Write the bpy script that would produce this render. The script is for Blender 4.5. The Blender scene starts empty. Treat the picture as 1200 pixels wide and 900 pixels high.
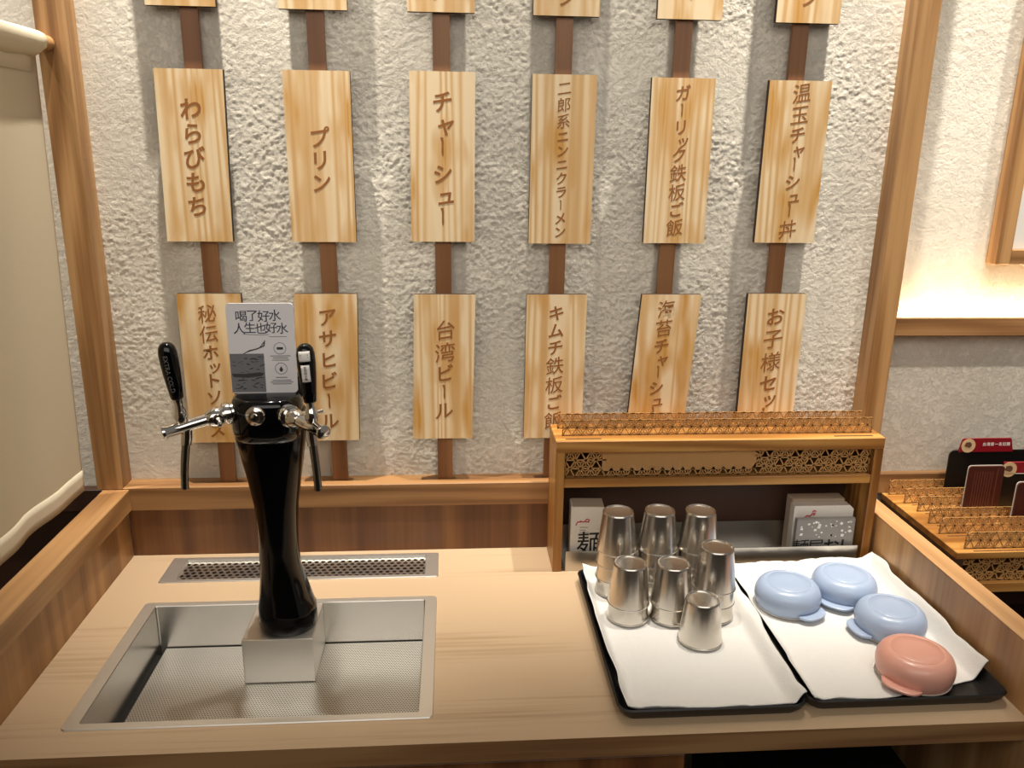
import bpy, bmesh, math, random
import numpy as np
from mathutils import Vector, Matrix
random.seed(7); rng = np.random.default_rng(11)
scn = bpy.context.scene
COL = scn.collection
PI = math.pi

# ------------------------------------------------------------------ camera, world, lights, exposure
F_PX, PITCH, YAW, ROLL = 958.437, 0.2755514, 0.0745874, 0.0136441
CAM = Vector((-0.036841, -1.593574, 0.811726))
fwd = Vector((math.sin(YAW)*math.cos(PITCH), math.cos(YAW)*math.cos(PITCH), -math.sin(PITCH)))
rt = Vector((math.cos(YAW), -math.sin(YAW), 0)); up = rt.cross(fwd)
r_ = rt*math.cos(ROLL)+up*math.sin(ROLL); u_ = -rt*math.sin(ROLL)+up*math.cos(ROLL)
cd = bpy.data.cameras.new('camera'); cam = bpy.data.objects.new('camera', cd); COL.objects.link(cam)
M3 = Matrix((r_, u_, -fwd)).transposed()
cam.matrix_world = Matrix.Translation(CAM) @ M3.to_4x4()
cd.sensor_fit = 'HORIZONTAL'; cd.sensor_width = 36; cd.lens = F_PX/1200*36; cd.clip_start = .02
scn.camera = cam
scn.view_settings.view_transform = 'Standard'; scn.view_settings.look = 'None'
scn.view_settings.exposure = -0.14; scn.view_settings.gamma = 1; scn.view_settings.use_curve_mapping = False
w = bpy.data.worlds.new('world'); scn.world = w; w.use_nodes = True
w.node_tree.nodes['Background'].inputs[0].default_value = (1.0, .93, .84, 1)
w.node_tree.nodes['Background'].inputs[1].default_value = .19

def spot(name, loc, tgt, energy, size=1.9, blend=.5, rad=.02, col=(1, .925, .81)):
    l = bpy.data.lights.new(name, 'SPOT'); l.energy = energy; l.spot_size = size; l.spot_blend = blend
    l.shadow_soft_size = rad; l.color = col
    o = bpy.data.objects.new(name, l); COL.objects.link(o); o.location = loc
    o.rotation_euler = (Vector(tgt)-Vector(loc)).to_track_quat('-Z', 'Y').to_euler(); return o
def area(name, loc, tgt, energy, sx, sy, col=(1, .87, .68)):
    l = bpy.data.lights.new(name, 'AREA'); l.energy = energy; l.shape = 'RECTANGLE'; l.size = sx; l.size_y = sy; l.color = col
    o = bpy.data.objects.new(name, l); COL.objects.link(o); o.location = loc
    o.rotation_euler = (Vector(tgt)-Vector(loc)).to_track_quat('-Z', 'Y').to_euler(); return o
for lx, e in ((-.42, 270), (.12, 140), (.70, 300)):
    spot('ceiling_spot', (lx, -.15, 2.2), (lx, .12, .75), e, .88, 1.0, .016)
spot('ceiling_spot', (-1.15, -.16, 2.1), (-1.15, .1, .9), 230, 1.0, 1.0, .018)
spot('ceiling_spot', (1.32, -.25, 2.2), (1.32, .08, .75), 150, 1.0, 1.0, .018)
spot('ceiling_spot', (1.25, -1.0, 2.2), (1.25, 0, .22), 110, .7, 1.0, .03)
area('front_fill', (0, -2.3, 1.7), (0, 0, .5), 28, 3.0, 1.2, (1, .94, .86))  # unseen fill panel added behind the camera to brighten wall and fronts

# ------------------------------------------------------------------ materials
def lin(c):
    return tuple(((v/255)/12.92 if v/255 <= .04045 else ((v/255+.055)/1.055)**2.4) for v in c)+(1,)
def base_mat(name):
    m = bpy.data.materials.new(name); m.use_nodes = True
    return m, m.node_tree, m.node_tree.nodes['Principled BSDF']
def mat(name, col, rough=.5, metal=0, coat=0, spec=.5, trans=0, emit=None, estr=0, sub=0, bump=0, bscale=200):
    m, nt, b = base_mat(name)
    b.inputs['Base Color'].default_value = lin(col); b.inputs['Roughness'].default_value = rough
    b.inputs['Metallic'].default_value = metal; b.inputs['Coat Weight'].default_value = coat
    b.inputs['Coat Roughness'].default_value = .05
    b.inputs['Specular IOR Level'].default_value = spec; b.inputs['Transmission Weight'].default_value = trans
    if emit: b.inputs['Emission Color'].default_value = lin(emit); b.inputs['Emission Strength'].default_value = estr
    if sub: b.inputs['Subsurface Weight'].default_value = sub; b.inputs['Subsurface Radius'].default_value = (.01, .006, .004)
    if bump:
        N = nt.nodes; L = nt.links
        tc = N.new('ShaderNodeTexCoord'); n = N.new('ShaderNodeTexNoise'); n.inputs['Scale'].default_value = bscale; n.inputs['Detail'].default_value = 4
        bp = N.new('ShaderNodeBump'); bp.inputs['Strength'].default_value = bump; bp.inputs['Distance'].default_value = .002
        L.new(tc.outputs['Object'], n.inputs['Vector']); L.new(n.outputs['Fac'], bp.inputs['Height']); L.new(bp.outputs[0], b.inputs['Normal'])
    return m
def ramp(nt, stops):
    r = nt.nodes.new('ShaderNodeValToRGB'); e = r.color_ramp.elements
    e[0].position, e[0].color = stops[0][0], lin(stops[0][1]); e[1].position, e[1].color = stops[-1][0], lin(stops[-1][1])
    for p, c in stops[1:-1]:
        x = e.new(p); x.color = lin(c)
    return r
def mth(nt, op, a, b=None, c=None):
    n = nt.nodes.new('ShaderNodeMath'); n.operation = op
    for i, v in enumerate((a, b, c)):
        if v is None: continue
        if isinstance(v, (int, float)): n.inputs[i].default_value = v
        else: nt.links.new(v, n.inputs[i])
    return n.outputs[0]
def wood(name, dark, mid, light, axis='z', rings=14, rough=.45, stretch=14, scale=7, stain=None, coat=0, fine=.35, ringw=.3):
    """plank with long grain along axis: warped growth rings plus fine pores"""
    m, nt, b = base_mat(name); N = nt.nodes; L = nt.links
    tc = N.new('ShaderNodeTexCoord'); oi = N.new('ShaderNodeObjectInfo')
    off = N.new('ShaderNodeVectorMath'); off.operation = 'SCALE'; off.inputs[0].default_value = (3.1, 5.7, 4.3)
    L.new(oi.outputs['Random'], off.inputs['Scale'])
    add = N.new('ShaderNodeVectorMath'); L.new(tc.outputs['Object'], add.inputs[0]); L.new(off.outputs[0], add.inputs[1])
    def mapped(s, st):
        mp = N.new('ShaderNodeMapping'); v = [s, s, s]; v['xyz'.index(axis)] = s/st
        mp.inputs['Scale'].default_value = v; L.new(add.outputs[0], mp.inputs['Vector']); return mp.outputs[0]
    n1 = N.new('ShaderNodeTexNoise'); n1.inputs['Scale'].default_value = 1; n1.inputs['Detail'].default_value = 2.5; n1.inputs['Roughness'].default_value = .45
    L.new(mapped(scale, stretch), n1.inputs['Vector'])
    sn = mth(nt, 'MULTIPLY', n1.outputs['Fac'], rings*6.283); s = mth(nt, 'SINE', sn); ringv = mth(nt, 'MULTIPLY_ADD', s, .5, .5)
    n2 = N.new('ShaderNodeTexNoise'); n2.inputs['Scale'].default_value = 1; n2.inputs['Detail'].default_value = 5
    L.new(mapped(130, 45), n2.inputs['Vector'])
    n3 = N.new('ShaderNodeTexNoise'); n3.inputs['Scale'].default_value = 1; n3.inputs['Detail'].default_value = 3
    L.new(mapped(16, 9), n3.inputs['Vector'])
    a = mth(nt, 'MULTIPLY_ADD', ringv, ringw, .15-ringw*.5); c = mth(nt, 'MULTIPLY', n2.outputs['Fac'], fine); d = mth(nt, 'MULTIPLY', n3.outputs['Fac'], .55)
    v = mth(nt, 'ADD', mth(nt, 'ADD', a, c), d)
    r = ramp(nt, [(.34, dark), (.58, mid), (.82, light)]); L.new(v, r.inputs[0]); colr = r.outputs[0]
    if stain:
        n4 = N.new('ShaderNodeTexNoise'); n4.inputs['Scale'].default_value = 1; n4.inputs['Detail'].default_value = 1.5
        mp = N.new('ShaderNodeMapping'); v4 = [26, 26, 26]; v4['xyz'.index(axis)] = 7; mp.inputs['Scale'].default_value = v4
        L.new(add.outputs[0], mp.inputs['Vector']); L.new(mp.outputs[0], n4.inputs['Vector'])
        k = N.new('ShaderNodeMapRange'); k.inputs[1].default_value = .47; k.inputs[2].default_value = .68; k.inputs[4].default_value = .9
        L.new(n4.outputs['Fac'], k.inputs[0])
        k2 = mth(nt, 'MULTIPLY', k.outputs[0], mth(nt, 'MULTIPLY_ADD', ringv, .6, .5))
        mx = N.new('ShaderNodeMix'); mx.data_type = 'RGBA'; L.new(k2, mx.inputs[0]); L.new(colr, mx.inputs[6]); mx.inputs[7].default_value = lin(stain); colr = mx.outputs[2]
    L.new(colr, b.inputs['Base Color']); b.inputs['Roughness'].default_value = rough; b.inputs['Coat Weight'].default_value = coat
    bp = N.new('ShaderNodeBump'); bp.inputs['Strength'].default_value = .12; bp.inputs['Distance'].default_value = .001
    L.new(v, bp.inputs['Height']); L.new(bp.outputs[0], b.inputs['Normal'])
    return m
def steel(name, col=(176, 172, 166), rough=.3, axis='x', brush=.5):
    m, nt, b = base_mat(name); N = nt.nodes; L = nt.links
    b.inputs['Base Color'].default_value = lin(col); b.inputs['Metallic'].default_value = 1
    tc = N.new('ShaderNodeTexCoord'); mp = N.new('ShaderNodeMapping'); v = [500, 500, 500]; v['xyz'.index(axis)] = 6; mp.inputs['Scale'].default_value = v
    n = N.new('ShaderNodeTexNoise'); n.inputs['Scale'].default_value = 1; n.inputs['Detail'].default_value = 3
    L.new(tc.outputs['Object'], mp.inputs[0]); L.new(mp.outputs[0], n.inputs['Vector'])
    L.new(mth(nt, 'MULTIPLY_ADD', n.outputs['Fac'], .22*brush, rough-.1*brush), b.inputs['Roughness'])
    bp = N.new('ShaderNodeBump'); bp.inputs['Strength'].default_value = .08*brush; bp.inputs['Distance'].default_value = .001
    L.new(n.outputs['Fac'], bp.inputs['Height']); L.new(bp.outputs[0], b.inputs['Normal'])
    return m
def perforated(name, pitch, rad, col, rough):
    """sheet steel with a staggered grid of round holes"""
    m, nt, b = base_mat(name); N = nt.nodes; L = nt.links
    b.inputs['Base Color'].default_value = lin(col); b.inputs['Metallic'].default_value = 1; b.inputs['Roughness'].default_value = rough
    tc = N.new('ShaderNodeTexCoord'); sp = N.new('ShaderNodeSeparateXYZ'); L.new(tc.outputs['Object'], sp.inputs[0])
    row = pitch*.866
    yy = mth(nt, 'DIVIDE', sp.outputs[1], row); yi = mth(nt, 'FLOOR', yy); yf = mth(nt, 'SUBTRACT', mth(nt, 'FRACT', yy), .5)
    odd = mth(nt, 'MULTIPLY', mth(nt, 'FLOORED_MODULO', yi, 2), .5)
    xx = mth(nt, 'ADD', mth(nt, 'DIVIDE', sp.outputs[0], pitch), odd); xf = mth(nt, 'SUBTRACT', mth(nt, 'FRACT', xx), .5)
    dx = mth(nt, 'MULTIPLY', xf, pitch); dy = mth(nt, 'MULTIPLY', yf, row)
    d = mth(nt, 'SQRT', mth(nt, 'ADD', mth(nt, 'MULTIPLY', dx, dx), mth(nt, 'MULTIPLY', dy, dy)))
    hole = mth(nt, 'LESS_THAN', d, rad)
    tr = N.new('ShaderNodeBsdfTransparent'); mx = N.new('ShaderNodeMixShader')
    L.new(hole, mx.inputs[0]); L.new(b.outputs[0], mx.inputs[1]); L.new(tr.outputs[0], mx.inputs[2])
    L.new(mx.outputs[0], N['Material Output'].inputs['Surface'])
    return m
def plaster(name):
    m, nt, b = base_mat(name); N = nt.nodes; L = nt.links
    tc = N.new('ShaderNodeTexCoord')
    n = N.new('ShaderNodeTexNoise'); n.inputs['Scale'].default_value = 6; n.inputs['Detail'].default_value = 5
    L.new(tc.outputs['Object'], n.inputs['Vector'])
    r = ramp(nt, [(.3, (220, 212, 197)), (.7, (235, 228, 213))]); L.new(n.outputs['Fac'], r.inputs[0]); L.new(r.outputs[0], b.inputs['Base Color'])
    b.inputs['Roughness'].default_value = .9; b.inputs['Specular IOR Level'].default_value = .15
    def nz(sc, det, ro):
        f = N.new('ShaderNodeTexNoise'); f.inputs['Scale'].default_value = sc; f.inputs['Detail'].default_value = det; f.inputs['Roughness'].default_value = ro
        L.new(tc.outputs['Object'], f.inputs['Vector']); return f.outputs['Fac']
    k = N.new('ShaderNodeMapRange'); k.interpolation_type = 'SMOOTHSTEP'; k.inputs[1].default_value = .40; k.inputs[2].default_value = .56
    L.new(nz(70, 9, .74), k.inputs[0])
    hgt = mth(nt, 'ADD', mth(nt, 'MULTIPLY', k.outputs[0], .6), mth(nt, 'MULTIPLY', nz(320, 6, .7), .55))
    bp = N.new('ShaderNodeBump'); bp.inputs['Strength'].default_value = .62; bp.inputs['Distance'].default_value = .0033
    L.new(hgt, bp.inputs['Height']); L.new(bp.outputs[0], b.inputs['Normal'])
    return m

M = {}
M['plaster'] = plaster('plaster')
M['oak_v'] = wood('oak_upright', (104, 70, 38), (146, 104, 60), (180, 138, 90), 'z', 9, fine=.55)
M['oak_x'] = wood('oak_across', (94, 62, 34), (132, 92, 54), (162, 120, 76), 'x', 9, fine=.55)
M['oak_y'] = wood('oak_along', (130, 92, 54), (164, 120, 74), (190, 148, 100), 'y', 8)
M['counter'] = wood('light_oak_laminate', (138, 111, 84), (166, 140, 109), (184, 158, 127), 'x', 3, .45, 12, 5, fine=.95)
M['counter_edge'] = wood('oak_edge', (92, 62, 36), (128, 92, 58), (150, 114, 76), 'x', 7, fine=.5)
M['walnut_v'] = wood('walnut_laminate', (82, 48, 24), (106, 66, 35), (126, 84, 48), 'z', 5, .4)
M['walnut_y'] = wood('oak_laminate_side', (126, 86, 48), (154, 110, 64), (176, 132, 84), 'z', 5, .4)
M['oak_side'] = wood('pale_oak_side', (146, 104, 62), (180, 134, 86), (202, 158, 108), 'z', 5, .4)
M['oak_top'] = wood('pale_oak_edge', (150, 110, 68), (184, 140, 94), (204, 162, 116), 'y', 5, .4)
M['batten'] = wood('reddish_batten', (118, 76, 44), (146, 98, 60), (164, 116, 74), 'z', 5)
M['dark_wood'] = mat('dark_wood', (58, 34, 18), .5)
M['pine'] = wood('pine_board', (214, 172, 116), (234, 202, 154), (242, 218, 178), 'z', 17, .55, 34, 9, stain=(204, 148, 62), fine=.4, ringw=.5)
M['burnt'] = mat('burnt_edge', (52, 34, 20), .7)
M['ink'] = mat('burnt_lettering', (150, 94, 40), .7)
M['bamboo'] = wood('amber_bamboo', (118, 74, 30), (162, 110, 52), (190, 142, 76), 'x', 9, .38, 18, 9)
M['bamboo_v'] = wood('amber_bamboo_upright', (118, 74, 30), (162, 110, 52), (190, 142, 76), 'z', 9, .38, 18, 9)
M['bamboo_dark'] = mat('dark_inside_and_shaded_side', (64, 38, 20), .6)
M['slot'] = mat('slot_shadow_wood', (70, 36, 12), .8)
M['acryl'] = mat('amber_plastic', (206, 156, 96), .3, trans=.3)
def film(name, col, op):
    m, nt, b = base_mat(name); b.inputs['Base Color'].default_value = lin(col); b.inputs['Roughness'].default_value = .35
    tr = nt.nodes.new('ShaderNodeBsdfTransparent'); mx = nt.nodes.new('ShaderNodeMixShader'); mx.inputs[0].default_value = op
    nt.links.new(tr.outputs[0], mx.inputs[1]); nt.links.new(b.outputs[0], mx.inputs[2]); nt.links.new(mx.outputs[0], nt.nodes['Material Output'].inputs['Surface'])
    return m
M['film'] = film('amber_clear_sheet', (222, 178, 116), .27)
M['steel'] = steel('brushed_steel', (226, 222, 214), .42)
M['steel_dark'] = steel('brushed_steel_basin', (206, 202, 195), .25, 'x', .22)
M['cup'] = steel('satin_cup_steel', (214, 208, 199), .24, 'z', .2)
M['trough'] = steel('dark_brushed_steel', (200, 196, 190), .3, 'x', .3)
M['chrome'] = mat('chrome', (220, 216, 210), .1, 1)
M['spout'] = mat('dull_chrome_tube', (150, 145, 138), .22, 1)
M['perf'] = perforated('fine_perforated_steel', .0046, .00155, (230, 226, 218), .34)
M['perf_big'] = perforated('coarse_perforated_steel', .0135, .0046, (228, 224, 216), .32)
M['black_gloss'] = mat('black_gloss', (5, 5, 6), .10, spec=.4)
M['black'] = mat('black_plastic', (14, 13, 13), .35)
M['void'] = mat('pit_shade', (20, 18, 16), .8)
M['card'] = mat('white_card', (238, 236, 238), .45)
M['print_navy'] = mat('navy_print', (58, 60, 82), .6)
M['print_grey'] = mat('grey_print', (120, 120, 124), .6)
M['print_dark'] = mat('dark_grey_print', (62, 60, 60), .6)
M['print_black'] = mat('black_print', (14, 14, 14), .6)
M['print_red'] = mat('red_print', (176, 40, 48), .6)
M['print_white'] = mat('white_print', (230, 225, 220), .6)
M['letter_grey'] = mat('dim_grey_lettering', (110, 110, 110), .5)
M['paper'] = mat('white_paper', (216, 210, 200), .8)
M['paper_beige'] = mat('beige_paper', (184, 168, 146), .8)
M['grey_pack'] = mat('grey_packet', (136, 132, 128), .45)
M['towel'] = mat('white_towel', (218, 216, 212), .95, spec=.1, bump=.35, bscale=420)
M['tray'] = mat('black_tray', (18, 17, 16), .4)
M['blue'] = mat('pale_blue_plastic', (158, 174, 200), .28, sub=.05)
M['pink'] = mat('salmon_pink_plastic', (220, 162, 144), .28, sub=.05)
M['rim'] = mat('milky_plastic', (212, 206, 192), .4)
M['curtain'] = mat('cream_linen', (206, 194, 168), .95, spec=.1, bump=.2, bscale=600)
M['hem'] = mat('cream_linen_hem', (222, 212, 188), .95, spec=.1, bump=.2, bscale=600)
M['led'] = mat('led_strip', (255, 240, 210), .5, emit=(255, 226, 176), estr=30)
M['menu_black'] = mat('menu_black', (16, 14, 14), .3)
M['menu_brown'] = mat('menu_dark_red', (66, 26, 20), .35)
M['menu_line'] = mat('menu_brown_line', (104, 58, 44), .4)
M['menu_red'] = mat('menu_red_label', (124, 18, 28), .35)
M['menu_pale'] = mat('menu_pale_edge', (206, 198, 186), .4)
M['food_tan'] = mat('emblem_tan', (196, 168, 128), .5)
M['food_dark'] = mat('emblem_brown', (96, 62, 44), .5)
M['floor'] = mat('dark_floor', (36, 30, 26), .6)
M['reflection_wall'] = mat('dark_brown_reflection_wall', (70, 54, 40), .7)
M['canvas'] = mat('white_canvas', (226, 222, 214), .8)
M['bin'] = mat('charcoal_bin', (34, 33, 33), .5)

# ------------------------------------------------------------------ mesh helpers
class MB:
    def __init__(s): s.bm = bmesh.new()
    def box(s, x0, x1, y0, y1, z0, z1, bev=0, mi=0, seg=1):
        r = bmesh.ops.create_cube(s.bm, size=1); vs = r['verts']
        for v in vs: v.co = Vector(((x0+x1)/2+v.co.x*(x1-x0), (y0+y1)/2+v.co.y*(y1-y0), (z0+z1)/2+v.co.z*(z1-z0)))
        fs = {f for v in vs for f in v.link_faces}
        for f in fs: f.material_index = mi
        if bev:
            es = list({e for v in vs for e in v.link_edges})
            bmesh.ops.bevel(s.bm, geom=es, offset=bev, segments=seg, affect='EDGES', profile=.6)
        return s
    def loft(s, rings, closed=True, cap0=True, cap1=True, mi=0):
        R = [[s.bm.verts.new(p) for p in ring] for ring in rings]; n = len(R[0])
        for a, b in zip(R, R[1:]):
            for i in range(n if closed else n-1):
                j = (i+1) % n
                try:
                    f = s.bm.faces.new((a[i], a[j], b[j], b[i])); f.material_index = mi
                except ValueError: pass
        if cap0: s.bm.faces.new(R[0][::-1]).material_index = mi
        if cap1: s.bm.faces.new(R[-1]).material_index = mi
        return s
    def lathe(s, prof, n=40, c=(0, 0, 0), mi=0, closed=False):
        c = Vector(c); rings = []
        for r, z in prof:
            rings.append([c+Vector((max(r, 1e-5)*math.cos(2*PI*i/n), max(r, 1e-5)*math.sin(2*PI*i/n), z)) for i in range(n)])
        if closed: rings.append(rings[0]); s.loft(rings, True, False, False, mi)
        else: s.loft(rings, True, True, True, mi)
        return s
    def tube(s, pts, rads, n=16, mi=0):
        pts = [Vector(p) for p in pts]
        if not isinstance(rads, (list, tuple)): rads = [rads]*len(pts)
        rings = []; prev = None
        for i, p in enumerate(pts):
            t = (pts[min(i+1, len(pts)-1)]-pts[max(i-1, 0)]).normalized()
            if prev is None:
                a = Vector((0, 0, 1)) if abs(t.z) < .9 else Vector((1, 0, 0)); x = t.cross(a).normalized()
            else: x = (prev-t*prev.dot(t)).normalized()
            prev = x; y = t.cross(x)
            rings.append([p+x*rads[i]*math.cos(2*PI*k/n)+y*rads[i]*math.sin(2*PI*k/n) for k in range(n)])
        return s.loft(rings, mi=mi)
    def prism(s, pts, axis_vec, mi=0):
        a = Vector(axis_vec); b = [s.bm.verts.new(p) for p in pts]; t = [s.bm.verts.new(Vector(p)+a) for p in pts]; n = len(pts)
        fs = [s.bm.faces.new(b[::-1]), s.bm.faces.new(t)]
        for i in range(n): fs.append(s.bm.faces.new((b[i], b[(i+1) % n], t[(i+1) % n], t[i])))
        for f in fs: f.material_index = mi
        return s
    def build(s, name, mats, parent=None, smooth=False, loc=None, rec=True):
        if rec: bmesh.ops.recalc_face_normals(s.bm, faces=s.bm.faces[:])
        me = bpy.data.meshes.new(name); s.bm.to_mesh(me); s.bm.free()
        return link(name, me, mats, parent, smooth, loc)
def link(name, me, mats, parent=None, smooth=False, loc=None):
    me.name = name
    for m in (mats if isinstance(mats, (list, tuple)) else [mats]): me.materials.append(M[m])
    o = bpy.data.objects.new(name, me); COL.objects.link(o)
    if loc is not None: o.location = loc
    if parent is not None: o.parent = parent
    if smooth:
        for p in me.polygons: p.use_smooth = True
        try: me.set_sharp_from_angle(angle=math.radians(smooth if smooth is not True else 40))
        except Exception: pass
    return o
def thing(name, label, cat, loc=(0, 0, 0), group=None, rz=0):
    o = bpy.data.objects.new(name, None); COL.objects.link(o); o.location = loc; o.rotation_euler[2] = rz; o.empty_display_size = .02
    return tag(o, label, cat, group)
def tag(o, label, cat, group=None):
    o['label'] = label; o['category'] = cat
    if group: o['group'] = group
    return o
def struct(o): o['kind'] = 'structure'; return o

GL = {}
def glyph(ch, bold=.0):
    k = (ch, bold)
    if k not in GL:
        cu = bpy.data.curves.new('glyph', 'FONT'); cu.body = ch; cu.resolution_u = 3; cu.offset = bold; cu.extrude = .003
        o = bpy.data.objects.new('glyph', cu); COL.objects.link(o)
        me = bpy.data.meshes.new_from_object(o.evaluated_get(bpy.context.evaluated_depsgraph_get()))
        v = [tuple(x.co) for x in me.vertices]; f = [tuple(p.vertices) for p in me.polygons]
        bpy.data.objects.remove(o); bpy.data.meshes.remove(me); GL[k] = (v, f)
    return GL[k]
def text_mesh(items, slant=.12, bold=.0):
    """items: (char or word, centre x, centre z, size, wide) laid in the XZ plane, front towards -y, back on y=0"""
    V, Fc = [], []
    for it in items:
        ch, cx, cz, s = it[:4]; wd = it[4] if len(it) > 4 else 1
        b0 = len(V)
        if ch == 'ー':
            n = 5; h = .42*s; w0 = .055*s
            prof = [(-.7, 1, 1.3), (.1, .5, .9), (.0, 0, .8), (-.05, -.6, .9), (.1, -1, .5)]
            for (ox, t, ww) in prof:
                for sx in (-1, 1):
                    for yy in (0, -.006*s): V.append((cx+ox*w0+sx*ww*w0, yy, cz+t*h))
            for i in range(n-1):
                a = b0+i*4; c = a+4
                Fc += [(a+1, a+3, c+3, c+1), (a, c, c+2, a+2), (a, a+1, c+1, c), (a+2, c+2, c+3, a+3)]
            continue
        v, f = glyph(ch, bold if len(ch) > 1 or ord(ch) < 0x4e00 else min(bold, .004))
        xs = [p[0] for p in v]; ys = [p[1] for p in v]
        if len(ch) == 1 and ord(ch) > 0x2e80: mx, my = .5, .38
        else: mx, my = (min(xs)+max(xs))/2, .36
        for p in v:
            x = (p[0]-mx)*s*wd; z = (p[1]-my)*s + slant*x
            V.append((cx+x, -.003*s-p[2]*s, cz+z))
        Fc += [tuple(b0+i for i in q) for q in f]
    me = bpy.data.meshes.new('lettering'); me.from_pydata(V, [], Fc); me.update(); return me

def vnoise(nx, nz, fx, fz):
    """smooth 2-d value noise sampled on an nx*nz grid with fx*fz cells"""
    g = rng.random((int(fx)+3, int(fz)+3)); x = np.linspace(0, fx, nx); z = np.linspace(0, fz, nz)
    xi = x.astype(int); zi = z.astype(int); tx = x-xi; tz = z-zi; tx = tx*tx*(3-2*tx); tz = tz*tz*(3-2*tz)
    a = g[np.ix_(xi, zi)]; b = g[np.ix_(xi+1, zi)]; c = g[np.ix_(xi, zi+1)]; d = g[np.ix_(xi+1, zi+1)]
    return (a*(1-tx)[:, None]+b*tx[:, None])*(1-tz)[None]+(c*(1-tx)[:, None]+d*tx[:, None])*tz[None]
def grid_mesh(P):
    nx, nz = P.shape[:2]; me = bpy.data.meshes.new('grid')
    idx = np.arange(nx*nz).reshape(nx, nz)
    q = np.stack([idx[:-1, :-1], idx[1:, :-1], idx[1:, 1:], idx[:-1, 1:]], -1).reshape(-1, 4)
    me.vertices.add(nx*nz); me.vertices.foreach_set('co', P.reshape(-1).astype(np.float32))
    me.loops.add(q.size); me.loops.foreach_set('vertex_index', q.reshape(-1).astype(np.int32))
    me.polygons.add(len(q)); me.polygons.foreach_set('loop_start', np.arange(0, q.size, 4, dtype=np.int32))
    me.polygons.foreach_set('loop_total', np.full(len(q), 4, dtype=np.int32))
    me.update(calc_edges=True); me.validate(); return me

# ------------------------------------------------------------------ room shell
WY = .036
X0, X1, Z0, Z1 = -1.6, 1.75, .05, 1.4
nx, nz = 1340, 540
rough_n = vnoise(nx, nz, 620, 250); mid = vnoise(nx, nz, 330, 140); big = vnoise(nx, nz, 40, 16); patch = vnoise(nx, nz, 22, 9)
ridge = 1-np.abs(2*mid-1)
h = .0009*np.clip(ridge-.55, 0, 1)*1.6*(.1+1.2*patch) + .0011*np.abs(rough_n-.5)*2*(.3+patch) + .0008*big
xs = np.linspace(X0, X1, nx); zs = np.linspace(Z0, Z1, nz)
calm = np.where((xs > .86) | (xs < -.75), .35, 1.0)[:, None]
P = np.zeros((nx, nz, 3)); P[..., 0] = xs[:, None]; P[..., 2] = zs[None]; P[..., 1] = WY-h*calm
wall = struct(link('wall_back', grid_mesh(P), 'plaster', smooth=180))
struct(MB().box(-1.6, 1.75, WY+.002, WY+.1, -.85, 1.9).build('wall_back_core', 'plaster')).name = 'wall_rear'
struct(MB().box(-3, 3, -3.2, .14, -.9, -.85).build('floor', 'floor'))

o = struct(MB().box(-.7525, -.7025, -.014, WY, .148, 1.6, .0012).build('trim_1', 'oak_v'))      # left post
o = struct(MB().box(.822, .866, -.014, WY, .11, 1.6, .0012).build('trim_2', 'oak_v'))           # right post
o = struct(MB().box(-.7025, .822, -.0145, WY, .1013, .1511, .0012).build('trim_3', 'oak_x'))    # ledge
o = struct(MB().box(-.697, .822, -.012, WY, -.03, .1008).build('trim_4', 'walnut_v'))           # panel between ledge and worktop
o = struct(MB().box(-1.6, -.7525, .012, WY, .09, .137, .001).build('trim_5', 'dark_wood'))      # dark moulding left of the post
o = struct(MB().box(-1.6, -.7525, .022, WY, -.85, .088).build('trim_6', 'dark_wood'))
o = struct(MB().box(.866, 1.75, .018, WY, .098, .144, .001).build('trim_7', 'oak_x'))           # moulding right of the post

struct(MB().box(-3, 3, -3.3, -3.2, -.85, 1.15).build('wall_front_reflection', 'reflection_wall'))  # unseen half-height wall, added to give the steel something dark to reflect
# lit ledge on the right
t = thing('light_ledge', 'oak ledge with a glowing light strip on the plaster wall right of the post', 'shelf', (.866, WY, .46))
MB().box(0, .88, -.046, -.034, 0, .037, .001).box(0, .88, -.034, 0, 0, .02).build('rail', 'oak_x', t)
MB().box(.004, .88, -.030, -.008, .0205, .026).build('light_strip', 'led', t)
t = thing('picture_frame', 'oak picture frame with white canvas at the upper right edge', 'picture frame', (1.067, WY, .605))
MB().box(0, .032, -.032, 0, 0, .6, .001).build('frame_side', 'oak_v', t)
MB().box(.6, .632, -.032, 0, 0, .6, .001).build('frame_side', 'oak_v', t)
MB().box(.032, .6, -.032, 0, 0, .03, .001).build('frame_rail', 'oak_x', t)
MB().box(.032, .6, -.032, 0, .57, .6, .001).build('frame_rail', 'oak_x', t)
MB().box(.032, .6, -.012, -.004, .03, .57).build('canvas', 'canvas', t)

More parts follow.
